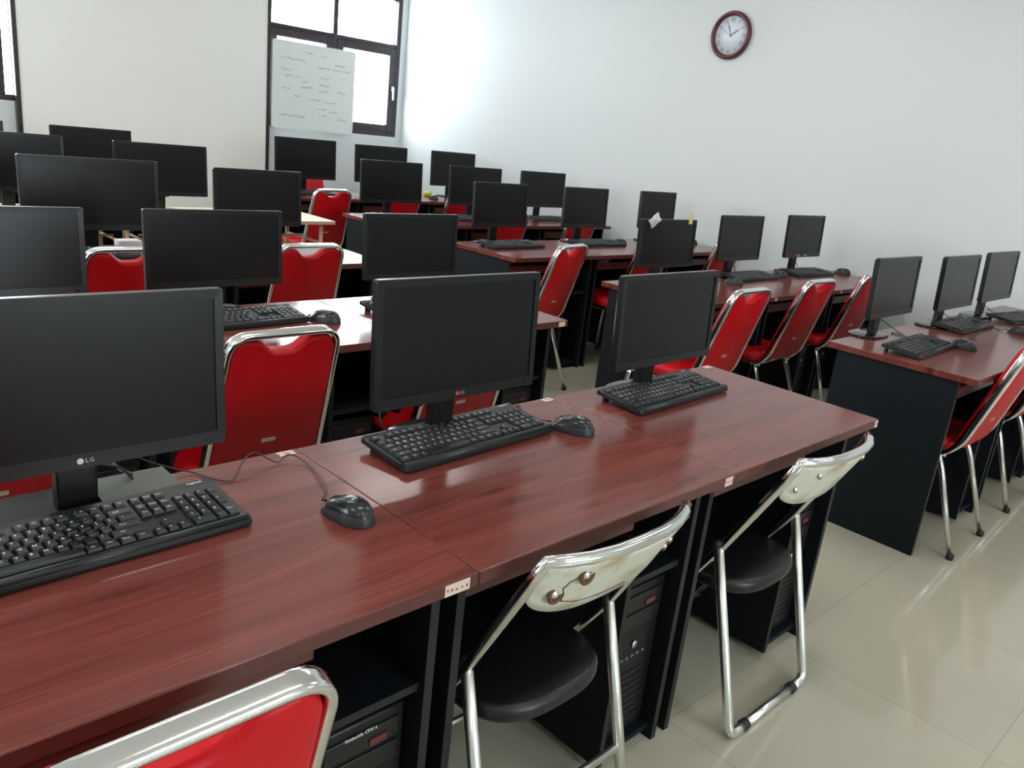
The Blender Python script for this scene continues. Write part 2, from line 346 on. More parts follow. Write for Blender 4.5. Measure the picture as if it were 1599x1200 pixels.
# ------------------------------------------------------------------ rows and seats
ROWY = [.811, 2.029, 3.246, 4.464, 5.90]
RN = ['front row', 'second row', 'third row', 'fourth row', 'last row']
DW, DD, DH = .764, .575, .75
LX = [.032, .796, 1.56]          # left edges, left block
RX0 = 3.20; RW = .77
LSEAT = ['left desk', 'middle desk', 'aisle desk']; RSEAT = ['aisle desk', 'middle desk', 'wall desk']
def make_desk():
    d = empty('computer_desk'); d['category'] = 'desk'
    b = MB(); b.box((DW / 2, DD / 2, DH - .0125), (DW - .0016, DD, .025), .0012, seg=1); b.build('desktop', 'wood', d)
    b = MB(); b.box((DW / 2, -.0006, DH - .0125), (DW - .004, .0014, .022)); b.build('edge_band', 'edge', d)
    for x in (.028, DW - .028):
        b = MB(); b.box((x, .3, .3615), (.018, .47, .723)); b.mi = 1; b.box((x, .0645, .3615), (.018, .0012, .720)); b.build('side_panel', ['dark', 'darkedge'], d)
    xd = DW - .235
    b = MB(); b.box((xd, .3, .32), (.016, .46, .60)); b.mi = 1; b.box((xd, .0695, .32), (.016, .0012, .60)); b.build('divider_panel', ['dark', 'darkedge'], d)
    b = MB(); b.box(((xd + DW - .037) / 2 + .0035, .3, .50), (DW - .045 - xd, .44, .016)); b.mi = 1; b.box(((xd + DW - .037) / 2 + .0035, .0795, .50), (DW - .045 - xd, .0012, .016)); b.build('shelf', ['dark', 'darkedge'], d)
    b = MB(); b.box(((xd + DW - .037) / 2 + .0035, .3, .035), (DW - .045 - xd, .44, .016)); b.build('bottom_shelf', 'dark', d)
    b = MB(); b.box((DW / 2, .528, .44), (DW - .076, .014, .54)); b.build('back_panel', 'dark', d)
    b = MB(); b.box(((.037 + xd) / 2, .25, .648), (xd - .055, .34, .016), .002); b.mi = 1; b.box(((.037 + xd) / 2, .085, .664), (xd - .055, .014, .045), .003); b.build('keyboard_tray', ['wood', 'edge'], d)
    return d
DESK = Proto(make_desk())
def desk(x, r, label, w=1.0, sticker=None, back=None):
    o = DESK.at((x, ROWY[r], 0), 0, label, 'mahogany computer desks in rows', (w, 1, 1))
    return o
def sticker(d, x, y, z, w, h, top=False, ink=True):
    b = MB()
    if top: b.box((0, 0, .0006), (w, h, .0008))
    else: b.box((0, -.0006, 0), (w, .0008, h))
    if ink:
        b.mi = 1
        for k in range(5):
            q = -w * .38 + w * .76 * k / 4 + random.uniform(-.002, .002); a = random.uniform(.15, .3) * h
            if top: b.box((q, 0, .0012), (w * .09, a, .0003))
            else: b.box((q, -.0012, random.uniform(-.1, .1) * h), (w * .08, .0003, a))
    s = b.build('sticker', ['sticker', 'ink'], d, (x, y, z)); s['label'] = 'cream paper inventory sticker'; return s
desks = {}
for r in range(5):
    for i in range(3):
        if r == 3 or (r in (2, 4) and i == 0): continue
        desks['L', r, i] = desk(LX[i], r, 'mahogany-topped black computer desk, %s of the left block, %s' % (LSEAT[i], RN[r]))
    for i in range(3):
        desks['R', r, i] = desk(RX0 + i * RW, r, 'mahogany-topped black computer desk, %s of the right block, %s' % (RSEAT[i], RN[r]), RW / DW)
for k, (x) in {('L', 0, 0): DW - .045, ('L', 0, 1): DW - .03, ('L', 0, 2): DW - .014}.items():
    sticker(desks[k], x, -.0015, DH - .0125, .05 if k[2] == 0 else (.03 if k[2] == 1 else .02), .02)
    sticker(desks[k], DW - .03, DD - .014, DH, .035, .02, True)
sticker(desks['L', 1, 2], DW - .035, -.0015, DH - .0125, .035, .018)
sticker(desks['R', 1, 0], DW - .03, -.0015, DH - .0125, .03, .018); sticker(desks['R', 1, 1], DW - .03, -.0015, DH - .0125, .03, .018)
# scuffs low on the black end panel by the aisle
b = MB()
for k in range(9):
    a = random.uniform(0, PI); b.box((0, random.uniform(.17, .26), random.uniform(.38, .50)), (.0006, random.uniform(.01, .035), .0018), rot=Matrix.Rotation(a, 3, 'X'))
b.build('scuff_mark', 'scuff', desks['R', 1, 0], (.0185, 0, 0))

# cream folding tables standing where the fourth row of the left block would be
def cream_table(x0, x1, y, label):
    t = empty('folding_table', ((x0 + x1) / 2, y + .28, 0)); tag(t, label, 'table', 'cream tables in the fourth row'); w = x1 - x0
    b = MB(); b.box((0, 0, .738), (w - .004, .56, .022), .002); b.build('tabletop', 'cream', t)
    b = MB(); b.box((0, -.2805, .738), (w - .006, .0014, .018)); b.build('edge_band', 'tan', t)
    for sx in (-1, 1):
        for sy in (-1, 1):
            b = MB(); b.tube([(sx * (w / 2 - .07), sy * .22, .727), (sx * (w / 2 - .07), sy * .22, 0)], .013); b.build('leg', 'tan', t)
        b = MB(); b.tube([(sx * (w / 2 - .07), -.22, .6), (sx * (w / 2 - .07), .22, .6)], .008); b.build('brace', 'tan', t)
    b = MB(); b.tube([(-w / 2 + .07, .0, .62), (w / 2 - .07, .0, .62)], .007); b.build('stretcher', 'tan', t)
cream_table(.47, 1.68, 4.62, 'cream table under the left monitor, fourth row, left block')
cream_table(1.68, 2.89, 4.62, 'cream table with tan legs ending at the aisle, fourth row, left block')

# ------------------------------------------------------------------ monitors
def make_monitor(w, h, zb, base='oval'):
    """origin on the desk under the screen plane; screen faces -y"""
    m = empty('computer_monitor'); m['category'] = 'monitor'; zc = zb + h / 2; zt = zb + h
    T = math.radians(3.0)
    def f(u, v, q):       # u across, v up from the bottom, q depth (0 = front)
        return (u, q * math.cos(T) + v * math.sin(T), zb + v * math.cos(T) - q * math.sin(T))
    bz = .016; bb = .024
    b = MB(); o = rrect(w, h, .006, 3, 0, h / 2); n = len(o)
    inn = rrect(w - 2 * bz, h - bz - bb, .002, 3, 0, bb + (h - bz - bb) / 2)
    b.rings([[f(u, v, q) for u, v in rg] for rg, q in ((inn, .0035), (inn, .0005), ([(x * .994, h / 2 + (y - h / 2) * .994) for x, y in o], 0), (o, .003), (o, .016), ([(x * .97, h / 2 + (y - h / 2) * .95) for x, y in o], .024), ([(x * .6, h / 2 + (y - h / 2) * .6) for x, y in o], .045))], cap0=False)
    for q in b.bm.faces: q.smooth = False
    b.build('housing', 'bezel', m)
    b = MB(); b.poly([f(u, v, .0030) for u, v in inn], [tuple(range(n))]); b.build('screen', 'screen', m)
    b = MB(); b.box((0, .065, (zb + .10) / 2 + .006), (.062, .026, zb + .09), .004); b.build('neck', 'bezel', m)
    b = MB()
    if base == 'oval':
        pts = [(.115 * math.copysign(abs(math.cos(a)) ** .75, math.cos(a)), .078 + .068 * math.copysign(abs(math.sin(a)) ** .75, math.sin(a))) for a in [k / 36 * 2 * PI for k in range(36)]]
    else: pts = rrect(.23, .13, .012, 4, 0, .076)
    b.prism(pts, 0, .009 if base == 'oval' else .016, bev=.003); b.build('stand_base', 'gloss' if base == 'oval' else 'brownbase', m)
    b = MB(); b.prism(rrect(.011, .004, .0018, 3, w / 2 - .03, .010), -.0012, .0008, f=lambda u, v, q: f(u, v, q)); b.build('power_button', 'gloss', m)
    m['f'] = 0; del m['f']
    return m, f
m19, f19 = make_monitor(.448, .266, .106); m22, f22 = make_monitor(.535, .315, .100)
msq, fsq = make_monitor(.448, .268, .104, 'rect')
P19, P22, PSQ = Proto(m19), Proto(m22), Proto(msq)
MG = 'black monitors on the desks'
def mon(P, x, y, rz, where, kind='black flat monitor', sc=None, ry=0, dz=0, rx=0):
    return P.at((x, y, DH + dz), math.radians(rz), '%s, %s' % (kind, where), MG, sc, ry=math.radians(ry), rx=rx)
A1 = mon(PSQ, .360, 1.25, 0, 'left desk, front row, left block', 'large-looking black monitor with pale badge, rectangular stand')
A2 = mon(P19, 1.112, 1.25, 0, 'middle desk, front row, left block', 'black monitor with crimson badge')
A3 = mon(P19, 1.85, 1.24, 0, 'aisle desk, front row, left block', 'black monitor without badge', sc=(.98, 1, .95))
mon(P19, .515, 2.47, 0, 'left desk, second row, left block', 'black monitor with bluish sheen', sc=(1, 1, .91))
mon(P19, 1.125, 2.47, 0, 'middle desk, second row, left block', sc=(1, 1, .91))
mon(P19, 1.885, 2.46, 0, 'aisle desk, second row, left block', sc=(.97, 1, .91))
mon(P22, 1.125, 3.64, 0, 'middle desk, third row, left block', 'wide black monitor', sc=(1, 1, .93))
mon(P19, 1.885, 3.686, 0, 'aisle desk, third row, left block')
mon(P22, 1.12, 4.93, 0, 'left cream table, fourth row, left block', 'wide black monitor', sc=(1, 1, .95))
mon(P22, 1.91, 4.93, 0, 'aisle end cream table, fourth row, left block', 'wide black monitor', sc=(1, 1, .94))
mon(P22, 1.16, 6.34, 0, 'last row, left block, cut by left photo edge', 'wide black monitor')
mon(P22, 1.97, 6.34, 0, 'aisle desk, last row, left block', 'wide black monitor')
mon(P19, 3.545, 1.29, 0, 'aisle desk, front row, right block', sc=(1, 1, .94))
mon(P19, 4.20, 1.25, 0, 'middle desk, front row, right block', sc=(1.05, 1, .94))
mon(P19, 4.82, 1.25, 0, 'wall desk, front row, right block', sc=(1.10, 1, .96))
K1 = mon(P19, 3.47, 2.42, 0, 'aisle desk, second row, right block', 'black monitor with taped papers on top', sc=(1.06, 1, .91))
mon(P19, 4.26, 2.47, 0, 'middle desk, second row, right block', sc=(1, 1, .97))
K3 = mon(P19, 5.035, 2.47, 0, 'wall desk, second row, right block', 'black monitor with coloured stickers', sc=(1.05, 1, 1.0))
mon(P19, 3.475, 3.686, 0, 'aisle desk, third row, right block'); mon(P19, 4.265, 3.686, 0, 'middle desk, third row, right block'); mon(P19, 5.08, 3.686, 0, 'wall desk, third row, right block', sc=(.96, 1, 1))
mon(P22, 3.53, 4.904, 0, 'aisle desk, fourth row, right block', 'wide black monitor'); mon(P22, 4.33, 4.904, 0, 'middle desk, fourth row, right block', 'wide black monitor'); mon(P22, 5.09, 4.904, 0, 'wall desk, fourth row, right block', 'wide black monitor')
mon(P22, 3.66, 6.34, 0, 'aisle desk, last row, right block', 'wide black monitor', sc=(1.08, 1, 1.06)); mon(P22, 4.43, 6.34, 0, 'middle desk, last row, right block', 'wide black monitor', sc=(1.06, 1, 1.04)); mon(P22, 5.28, 6.34, 0, 'wall desk, last row, right block', 'wide black monitor', sc=(1.03, 1, 1.04))
def logo(parent, fm, m1, label, x=0):
    b = MB(); pts = [(x - .009 + .0048 * math.cos(a), .012 + .0048 * math.sin(a)) for a in [k / 20 * 2 * PI for k in range(20)]]
    b.prism(pts, -.0008, .0004, f=fm); b.mi = 1
    add_text(b, 'LG', .0105, lambda p: fm(x + .0045 + p.x, .012 + p.y, -.0008))
    o = b.build('logo', [m1, 'logo_w'], parent); o['label'] = label
logo(A1, fsq, 'logo_w', 'pale round badge with LG lettering', .0); logo(A2, f19, 'logo_r', 'crimson round badge with LG lettering', .0)
# papers stuck on monitors
b = MB(); h = .266
a_ = math.radians(35); ex = Vector((math.cos(a_), math.sin(a_))); ey = Vector((-math.sin(a_), math.cos(a_))); V = []
for i in range(5):
    for j in range(4):
        p = Vector((-.135, .262)) + ex * (-.042 + .021 * i) + ey * (-.026 + .0173 * j); q = -.005 - .006 * abs(math.sin(i * 1.3 + j)) 
        if p.y > .268: q += min(.004, (p.y - .268) * .25)
        V.append(f19(p.x, p.y, q))
b.poly(V, [(i * 4 + j, i * 4 + j + 1, i * 4 + j + 5, i * 4 + j + 4) for i in range(4) for j in range(3)])
bmesh.ops.solidify(b.bm, geom=b.bm.faces[:], thickness=.001)
n1 = b.build('taped_paper', 'paper', K1); n1['label'] = 'crumpled white paper taped to the top left corner'
b = MB(); b.box(f19(.165, .272, -.002), (.030, .0012, .060), .0003, seg=1); n2 = b.build('sticky_note', 'note', K1); n2['label'] = 'small yellow note on the top edge'
for x, m in ((-.06, 'orange'), (.03, 'green')):
    b = MB(); b.prism(rrect(.04, .012, .005, 3, x, .012), -.0010, .0004, f=f19); n_ = b.build('sticker', m, K3); n_['label'] = m + ' sticker on the lower bezel'

# ------------------------------------------------------------------ keyboards
KW, KD = .450, .156; U_ = .01905; SL = math.radians(5.5)
def kf(x, y, z):        # flat keyboard coordinates to tilted: front edge at y = -KD/2
    yy = y + KD / 2; return Vector((x, -KD / 2 + yy * math.cos(SL) - z * math.sin(SL), .003 + yy * math.sin(SL) + z * math.cos(SL)))
def key_layout():
    K = []; x0 = -KW / 2 + .0105; yt = KD / 2 - .024
    rows = [
      [('Esc', 1), (None, 1)] + [('F%d' % i, 1) for i in (1, 2, 3, 4)] + [(None, .5)] + [('F%d' % i, 1) for i in (5, 6, 7, 8)] + [(None, .5)] + [('F%d' % i, 1) for i in (9, 10, 11, 12)],
      [(c, 1) for c in '`1234567890-='] + [('Back', 2)],
      [('Tab', 1.5)] + [(c, 1) for c in 'QWERTYUIOP[]'] + [('\\', 1.5)],
      [('Caps', 1.75)] + [(c, 1) for c in "ASDFGHJKL;'"] + [('Enter', 2.25)],
      [('Shift', 2.25)] + [(c, 1) for c in 'ZXCVBNM,./'] + [('Shift', 2.75)],
      [('Ctrl', 1.25), ('Win', 1.25), ('Alt', 1.25), ('', 6.25), ('Alt', 1.25), ('Win', 1.25), ('Menu', 1.25), ('Ctrl', 1.25)]]
    ys = [0, 1.25, 2.25, 3.25, 4.25, 5.25]
    for r, row in enumerate(rows):
        x = 0
        for t, w in row:
            if t is not None: K.append((t, x0 + (x + w / 2) * U_, yt - ys[r] * U_, w, 1))
            x += w
    nx = x0 + 15.25 * U_
    for r, row in ((0, ['PrtSc', 'ScrLk', 'Pause']), (1, ['Ins', 'Home', 'PgUp']), (2, ['Del', 'End', 'PgDn']), (4, [None, '^', None]), (5, ['<', 'v', '>'])):
        for i, t in enumerate(row):
            if t: K.append((t, nx + (i + .5) * U_, yt - ys[r] * U_, 1, 1))
    mx = nx + 3.25 * U_
    for r, row in ((1, ['Num', '/', '*', '-']), (2, ['7', '8', '9']), (3, ['4', '5', '6']), (4, ['1', '2', '3']), (5, ['0', None, '.'])):
        for i, t in enumerate(row):
            if t == '0': K.append((t, mx + 1 * U_, yt - ys[r] * U_, 2, 1))
            elif t: K.append((t, mx + (i + .5) * U_, yt - ys[r] * U_, 1, 1))
    K.append(('+', mx + 3.5 * U_, yt - (ys[2] + .5) * U_, 1, 2)); K.append(('Enter', mx + 3.5 * U_, yt - (ys[4] + .5) * U_, 1, 2))
    return K
KEYS = key_layout()
def key_geo(b, t, w, h, f):
    W2, H2 = w * U_ / 2 - .0008, h * U_ / 2 - .0008; tw, th = W2 - .0024, H2 - .0022
    b.mi = 0
    lv = [(W2, H2, 0, 0), (W2 * 1, H2, .002, 0), (tw, th, .0066, .0006), (tw - .0012, th - .0012, .0064, .0006)]
    b.rings([[f(Vector((sx * a, sy * c + o, z))) for sx, sy in ((-1, -1), (1, -1), (1, 1), (-1, 1))] for a, c, z, o in lv], smooth=False)
    if t:
        sz = .0080 if len(t) == 1 else .0046
        add_text(b, t, sz, lambda p: f(Vector((p.x - (min(tw * .35, .003) if len(t) == 1 else 0) - (w - 1) * U_ * (.25 if w < 6 else 0), p.y + (.0015 if len(t) == 1 else 0), .00665))), 1)
def make_kb(detail):
    k = empty('keyboard'); k['category'] = 'keyboard'
    b = MB(); prof = []
    def ring(x, g):
        return [kf(x, y, z) for y, z in ((-KD / 2 + g, 0.0), (-KD / 2 - .0 + g * .5, .004), (-KD / 2 + .001 + g, .0095), (-KD / 2 + .005 + g, .0135), (-KD / 2 + .012 + g, .0145), (-KD / 2 + .0165 + g, .0105), (KD / 2 - .012 - g, .0105), (KD / 2 - .003 - g, .0125), (KD / 2 - g, .009), (KD / 2 - g, 0.0))]
    b.rings([ring(-KW / 2, .006), ring(-KW / 2 + .0012, .003), ring(-KW / 2 + .005, 0), ring(KW / 2 - .005, 0), ring(KW / 2 - .0012, .003), ring(KW / 2, .006)])
    for q in b.bm.faces: q.smooth = False
    b.build('keyboard_body', 'kbody', k)
    b = MB(); b.tube([kf(-KW / 2 + .006, -KD / 2 + .0095, .0098), kf(KW / 2 - .006, -KD / 2 + .0095, .0098)], .0078, 16); b.build('front_lip', 'kbody', k)
    for x in (-KW / 2 + .03, KW / 2 - .03):
        b = MB(); p = kf(x, KD / 2 - .016, 0); b.box((x, p.y, (p.z + .002) / 2), (.022, .010, p.z + .002), .001, seg=1); b.build('foot', 'cap', k)
    if detail:
        for t, x, y, w, h_ in KEYS:
            nm = (t, w, h_)
            if nm not in _km:
                bb = MB(); key_geo(bb, t, w, h_, lambda v: v); o = bb.build('key', ['key', 'legend'], k); _km[nm] = o.data
            else: o = link('key', _km[nm], k)
            o.location = kf(x, y, .0100); o.rotation_euler = (SL, 0, 0)
    else:
        bb = MB()
        for t, x, y, w, h_ in KEYS: key_geo(bb, t, w, h_, lambda v, x=x, y=y: kf(x + v.x, y + v.y, .0100 + v.z))
        bb.build('keys', ['key', 'legend'], k)
    b = MB(); add_text(b, 'logitech', .0085, lambda p: kf(KW / 2 - .032 + p.x, KD / 2 - .009 + p.y, .0122), res=2)
    b.build('lettering', 'legend', k)
    return k
_km = {}
KA, KB_ = Proto(make_kb(True)), Proto(make_kb(False))
def kb(P, x, y, rz, where): return P.at((x, y, DH), math.radians(rz), 'black wired keyboard, %s' % where, 'black keyboards on the desks')
kb(KA, .345, 1.197, 2, 'left desk, front row, left block'); kb(KA, 1.135, 1.255, 3, 'middle desk, front row, left block'); kb(KA, 1.885, 1.247, 2.5, 'aisle desk, front row, left block')
for x, y, rz, w in ((.42, 2.36, 0, 'left desk, second row, left block'), (1.14, 2.375, 2, 'middle desk, second row, left block'), (1.86, 2.36, 0, 'aisle desk, second row, left block'),
    (1.12, 3.55, 0, 'middle desk, third row, left block'), (1.72, 3.56, 0, 'aisle desk, third row, left block'),
    (3.50, 1.135, 2, 'aisle desk, front row, right block'), (4.33, 1.235, 0, 'middle desk, front row, right block'), (5.0, 1.165, -8, 'wall desk, front row, right block'),
    (4.36, 2.44, 0, 'middle desk, second row, right block'), (5.06, 2.43, -3, 'wall desk, second row, right block'),
    (3.51, 3.60, 2, 'aisle desk, third row, right block'), (4.33, 3.61, 0, 'middle desk, third row, right block'),
    (4.20, 4.74, 0, 'middle desk, fourth row, right block'), (5.03, 4.78, 0, 'wall desk, fourth row, right block'), (3.58, 6.15, 0, 'aisle desk, last row, right block')):
    kb(KB_, x, y, rz, w)

# ------------------------------------------------------------------ mice
def make_mouse():
    m = empty('computer_mouse'); m['category'] = 'mouse'; L2, W2, H = .056, .031, .040
    def ht(t):   # height along length, t -1 (rear) .. 1 (front)
        return H * (1 - .10 * (t + .25) ** 2 - .50 * max(0, t + .25) ** 2.2) * (max(0, 1 - abs(t) ** 6)) ** .5
    def shell(b, z0, z1, sc):
        n = 28; rs = []
        for j in range(9):
            a = z0 + (z1 - z0) * j / 8; g = []
            for k in range(n):
                th = k / n * 2 * PI; c = math.cos(a * PI / 2); s_ = math.sin(a * PI / 2)
                px = W2 * sc * math.copysign(abs(math.cos(th)) ** .85, math.cos(th)) * (1 - .10 * math.sin(th) ** 2 * 0); py = L2 * sc * math.copysign(abs(math.sin(th)) ** .85, math.sin(th))
                waist = 1 - .08 * math.exp(-((py / L2) - .15) ** 2 * 8); k2 = c ** .54
                x, y = px * k2 * waist, py * k2
                g.append((x, y, s_ ** .95 * ht(y / L2 * .8) if s_ > 0 else 0))
            rs.append(g)
        b.rings(rs)
    b = MB(); shell(b, 0, .30, 1.0); b.build('mouse_body', 'mouse2', m)
    b = MB(); shell(b, .24, .985, .995); b.build('top_shell', 'mouse', m)
    b = MB(); b.lathe([(.001, -.0035), (.0085, -.0035), (.0095, -.002), (.0095, .002), (.0085, .0035), (.001, .0035)], 20, 'x', (0, .026, .0232)); b.build('scroll_wheel', 'cap', m)
    b = MB(); b.tube([(0, y, ht(y / L2 * .8) - .0002) for y in [.006 + .0045 * k for k in range(10)]], .0009, 6); b.build('button_seam', 'cap', m)
    b = MB(); v_, _ = text_geo('logitech', .0075, 2)
    add_text(b, 'logitech', .0075, lambda p: (p.x, -.012 + p.y, .0002 + H * (1 - .10 * (-.15 + .25) ** 2) * (1 - (p.x / .031) ** 2 * .42)), res=2); b.build('lettering', 'legend', m)
    b = MB(); b.tube([(0, .054, .012), (0, .063, .010)], .0026, 8); b.build('strain_relief', 'cap', m)
    return m
MS = Proto(make_mouse())
def mouse(x, y, rz, where, kind='black wired mouse'): return MS.at((x, y, DH), math.radians(rz), '%s, %s' % (kind, where), 'black mice on the desks')
mA1 = mouse(.722, 1.075, 12, 'left desk, front row, left block'); mA2 = mouse(1.415, 1.178, 25, 'middle desk, front row, left block')
for x, y, rz, w in ((1.42, 2.31, 30, 'middle desk, second row, left block'), (3.76, 1.05, 10, 'aisle desk, front row, right block'), (4.52, 1.03, 20, 'middle desk, front row, right block'),
    (4.02, 2.34, 15, 'aisle desk, second row, right block'), (4.68, 2.42, 12, 'middle desk, second row, right block'), (5.46, 2.375, 12, 'wall desk, second row, right block'),
    (4.60, 3.63, 10, 'middle desk, third row, right block'), (5.44, 3.60, 10, 'wall desk, third row, right block'), (5.50, 4.62, 0, 'wall desk, fourth row, right block'), (4.86, 6.10, 0, 'middle desk, last row, right block')):
    mouse(x, y, rz, w)
def cable(name, pts, r, label, mt='cable', parent=None, group=None):
    b = MB(); b.tube(spline(pts, 8), r, 6)
    o = b.build(name, mt)
    return tag(o, label, 'cable', group)
CG = 'cables on the desks'
cable('mouse_cable', [(.708, 1.138, .760), (.745, 1.184, .757), (.773, 1.295, .7535), (.755, 1.338, .763), (.725, 1.335, .7535), (.690, 1.354, .774), (.655, 1.335, .768), (.623, 1.304, .7535), (.600, 1.310, .7535), (.573, 1.366, .7535), (.532, 1.380, .768), (.481, 1.368, .800), (.45, 1.36, .83)], .0014, 'thin dark mouse cable looping over the left desk, front row', group=CG)
cable('mouse_cable', [(1.392, 1.238, .760), (1.375, 1.28, .7525), (1.385, 1.33, .7525), (1.40, 1.36, .7525), (1.42, 1.37, .7525), (1.40, 1.34, .7545), (1.385, 1.36, .7545), (1.345, 1.378, .7545)], .0016, 'thin dark mouse cable looped behind the middle mouse, front row', group=CG)
cable('monitor_cable', [(1.02, 1.37, .753), (1.00, 1.375, .77), (1.00, 1.38, .80), (1.04, 1.36, .815), (1.09, 1.35, .81)], .0022, 'dark cable loop behind the badge monitor, middle desk, front row', group=CG)
cable('monitor_cable', [(.405, 1.33, .82), (.44, 1.34, .80), (.465, 1.34, .765), (.47, 1.30, .7565)], .0022, 'black cable dropping beside the stand, left desk, front row', group=CG)
for dx, w in ((3.50, 'aisle desk, front row, right block'), (4.17, 'middle desk, front row, right block'), (4.78, 'wall desk, front row, right block')):
    cable('monitor_cable', [(dx + .02, 1.34, .84), (dx + .09, 1.30, .80), (dx + .13, 1.22, .7535), (dx + .17, 1.26, .7535), (dx + .20, 1.33, .7535), (dx + .25, 1.30, .7535)], .002, 'black cable hanging to desktop, ' + w, group=CG)
cable('mouse_cable', [(4.50, 1.092, .76), (4.50, 1.12, .7525), (4.54, 1.16, .7525), (4.57, 1.23, .7525)], .0016, 'mouse cable across the middle desk, front row, right block', group=CG)
cable('monitor_cable', [(4.26, 2.53, .84), (4.31, 2.52, .81), (4.36, 2.545, .7535)], .002, 'thin cable under monitor, middle desk, second row, right block', group=CG)
cable('monitor_cable', [(5.02, 2.53, .84), (5.08, 2.52, .80), (5.14, 2.545, .7535)], .002, 'thin cable under monitor, wall desk, second row, right block', group=CG)
cable('floor_cable', [(3.02, 2.62, .004), (2.92, 2.42, .004), (2.80, 2.30, .004), (2.74, 2.12, .004), (2.80, 1.95, .004), (2.86, 1.80, .004)], .004, 'black cable curving across the floor of the aisle')
b = MB(); pts = [Vector(p) for p in ((.400, 1.335, .852), (.418, 1.345, .825), (.440, 1.352, .795), (.463, 1.355, .777))]
V = []; 
for p in pts: V += [p + Vector((-.003, -.008, 0)), p + Vector((.003, .008, 0))]
b.poly(V, [(2 * i, 2 * i + 1, 2 * i + 3, 2 * i + 2) for i in range(3)], True); bmesh.ops.solidify(b.bm, geom=b.bm.faces[:], thickness=.0015)
tag(b.build('ribbon', 'blueish'), 'short pale blue strip hanging under the badge monitor, left desk', 'strip')
b = MB(); b.box((0, 0, .005), (.05, .028, .010), .002, rot=Matrix.Rotation(.2, 3, 'Z')); tag(b.build('paper_tag', 'sticker', loc=(.507, 1.368, DH)), 'small cream paper tag at the back edge, left desk, front row', 'tag')
b = MB(); b.box((0, 0, .0015), (.13, .095, .003), .0008, seg=1); tag(b.build('reflection_sheet', 'reflection', loc=(.455, 1.325, .7725)), 'flat grey card laid as a sheet on monitor stand, left desk, front row', 'reflection')  # pale reflection on the stand base, modelled as a coloured sheet

# ------------------------------------------------------------------ red banquet chairs
def make_chair():
    c = empty('banquet_chair'); c['category'] = 'chair'
    def lean(x, s, q=0):    # s = height along the back from z .44, q = offset forward of the frame's middle
        A = math.radians(17); return Vector((x, -.012 - s * math.sin(A) + q * math.cos(A), .43 + s * math.cos(A) + q * math.sin(A)))
    H = .462; 
    P = [Vector((-.166, .16, .398)), Vector((-.166, .03, .398)), lean(-.168, .03), lean(-.152, H), lean(.152, H), lean(.168, .03), Vector((.166, .03, .398)), Vector((.166, .16, .398))]
    path = [P[0]] + fillet(P[0:4], .05, 6)[1:-1] + fillet([lean(-.162, .2), P[3], P[4], lean(.162, .2)], .058, 9)[1:-1] + fillet(P[4:8], .05, 6)[1:-1] + [P[7]]
    b = MB()
    # wide flattened tube: deep from front to back, thin across
    A = math.radians(17); pts = path; rings = []; n = 14; N_ = len(pts)
    for i, p in enumerate(pts):
        t = (pts[min(i + 1, N_ - 1)] - pts[max(i - 1, 0)]).normalized()
        nn = Vector((0, 1, .3)) if abs(t.y) < .75 else Vector((0, 0, 1)); nn = (nn - t * nn.dot(t)).normalized(); sd = t.cross(nn)
        k = max(0, min(1, (p.z - .42) / .05)); a = .0105 + .0055 * k; q = .0105 - .003 * k
        g = []
        for j in range(n):
            th = j / n * 2 * PI; cc, ss = math.cos(th), math.sin(th)
            g.append(p + nn * a * math.copysign(abs(cc) ** .55, cc) + sd * q * math.copysign(abs(ss) ** .55, ss))
        rings.append(g)
    b.rings(rings); b.build('back_frame', 'chrome', c)
    # padded back with the hand-hold dip at the top
    def half(x): return x
    out = []
    for k in range(7):   # bottom left corner to bottom right
        a = math.radians(180 + 90 * k / 6); out.append((-.121 + .040 * math.cos(a), .048 + .040 * math.sin(a)))
    for k in range(7):
        a = math.radians(270 + 90 * k / 6); out.append((.121 + .040 * math.cos(a), .048 + .040 * math.sin(a)))
    out.append((.1555, .22)); out.append((.1505, .36))
    for k in range(6):
        a = math.radians(0 + 80 * k / 5); out.append((.0975 + .050 * math.cos(a), H - .060 + .050 * math.sin(a)))
    for k in range(1, 16):
        x = .104 - .208 * k / 16; out.append((x, H - .0115 - .040 * math.exp(-(x / .056) ** 4) - .003))
    for k in range(6):
        a = math.radians(100 + 80 * k / 5); out.append((-.0975 + .050 * math.cos(a), H - .060 + .050 * math.sin(a)))
    out.append((-.1505, .36)); out.append((-.1555, .22))
    b = MB(); b.prism(out, -.013, .030, f=lambda u, v, q: lean(u, v, q), bev=.010)
    bk = b.build('backrest', 'red', c)
    b = MB(); b.prism(rrect(.042, .012, .004, 3, 0, .128), -.0150, -.0128, f=lambda u, v, q: lean(u, v, q)); lp = b.build('label_plate', 'plate', bk); lp['label'] = 'small metal maker plate'
    b = MB(); b.prism(rrect(.36, .36, .06, 6, 0, .195), .408, .465, bev=.020); b.build('seat', 'red', c)
    b = MB(); b.tube(fillet([(-.158, .02, .398), (-.158, .350, .398), (.158, .350, .398), (.158, .02, .398)], .05), .010, 10); b.tube([(-.158, .05, .398), (.158, .05, .398)], .010, 10); b.build('seat_frame', 'chrome', c)
    for sx in (-1, 1):
        for pts in ([(sx * .160, .05, .397), (sx * .165, .02, .34), (sx * .183, -.10, .008)], [(sx * .160, .33, .397), (sx * .165, .34, .34), (sx * .183, .37, .008)]):
            b = MB(); b.tube(fillet(pts, .03, 4), .011, 10); lg = b.build('leg', 'chrome', c)
            b = MB(); e = Vector(pts[2]); b.lathe([(.013, 0), (.0145, .001), (.0145, .022), (.012, .024)], 12, 'z', (e.x, e.y, 0)); b.build('foot_cap', 'cap', lg)
    return c
CH = Proto(make_chair())
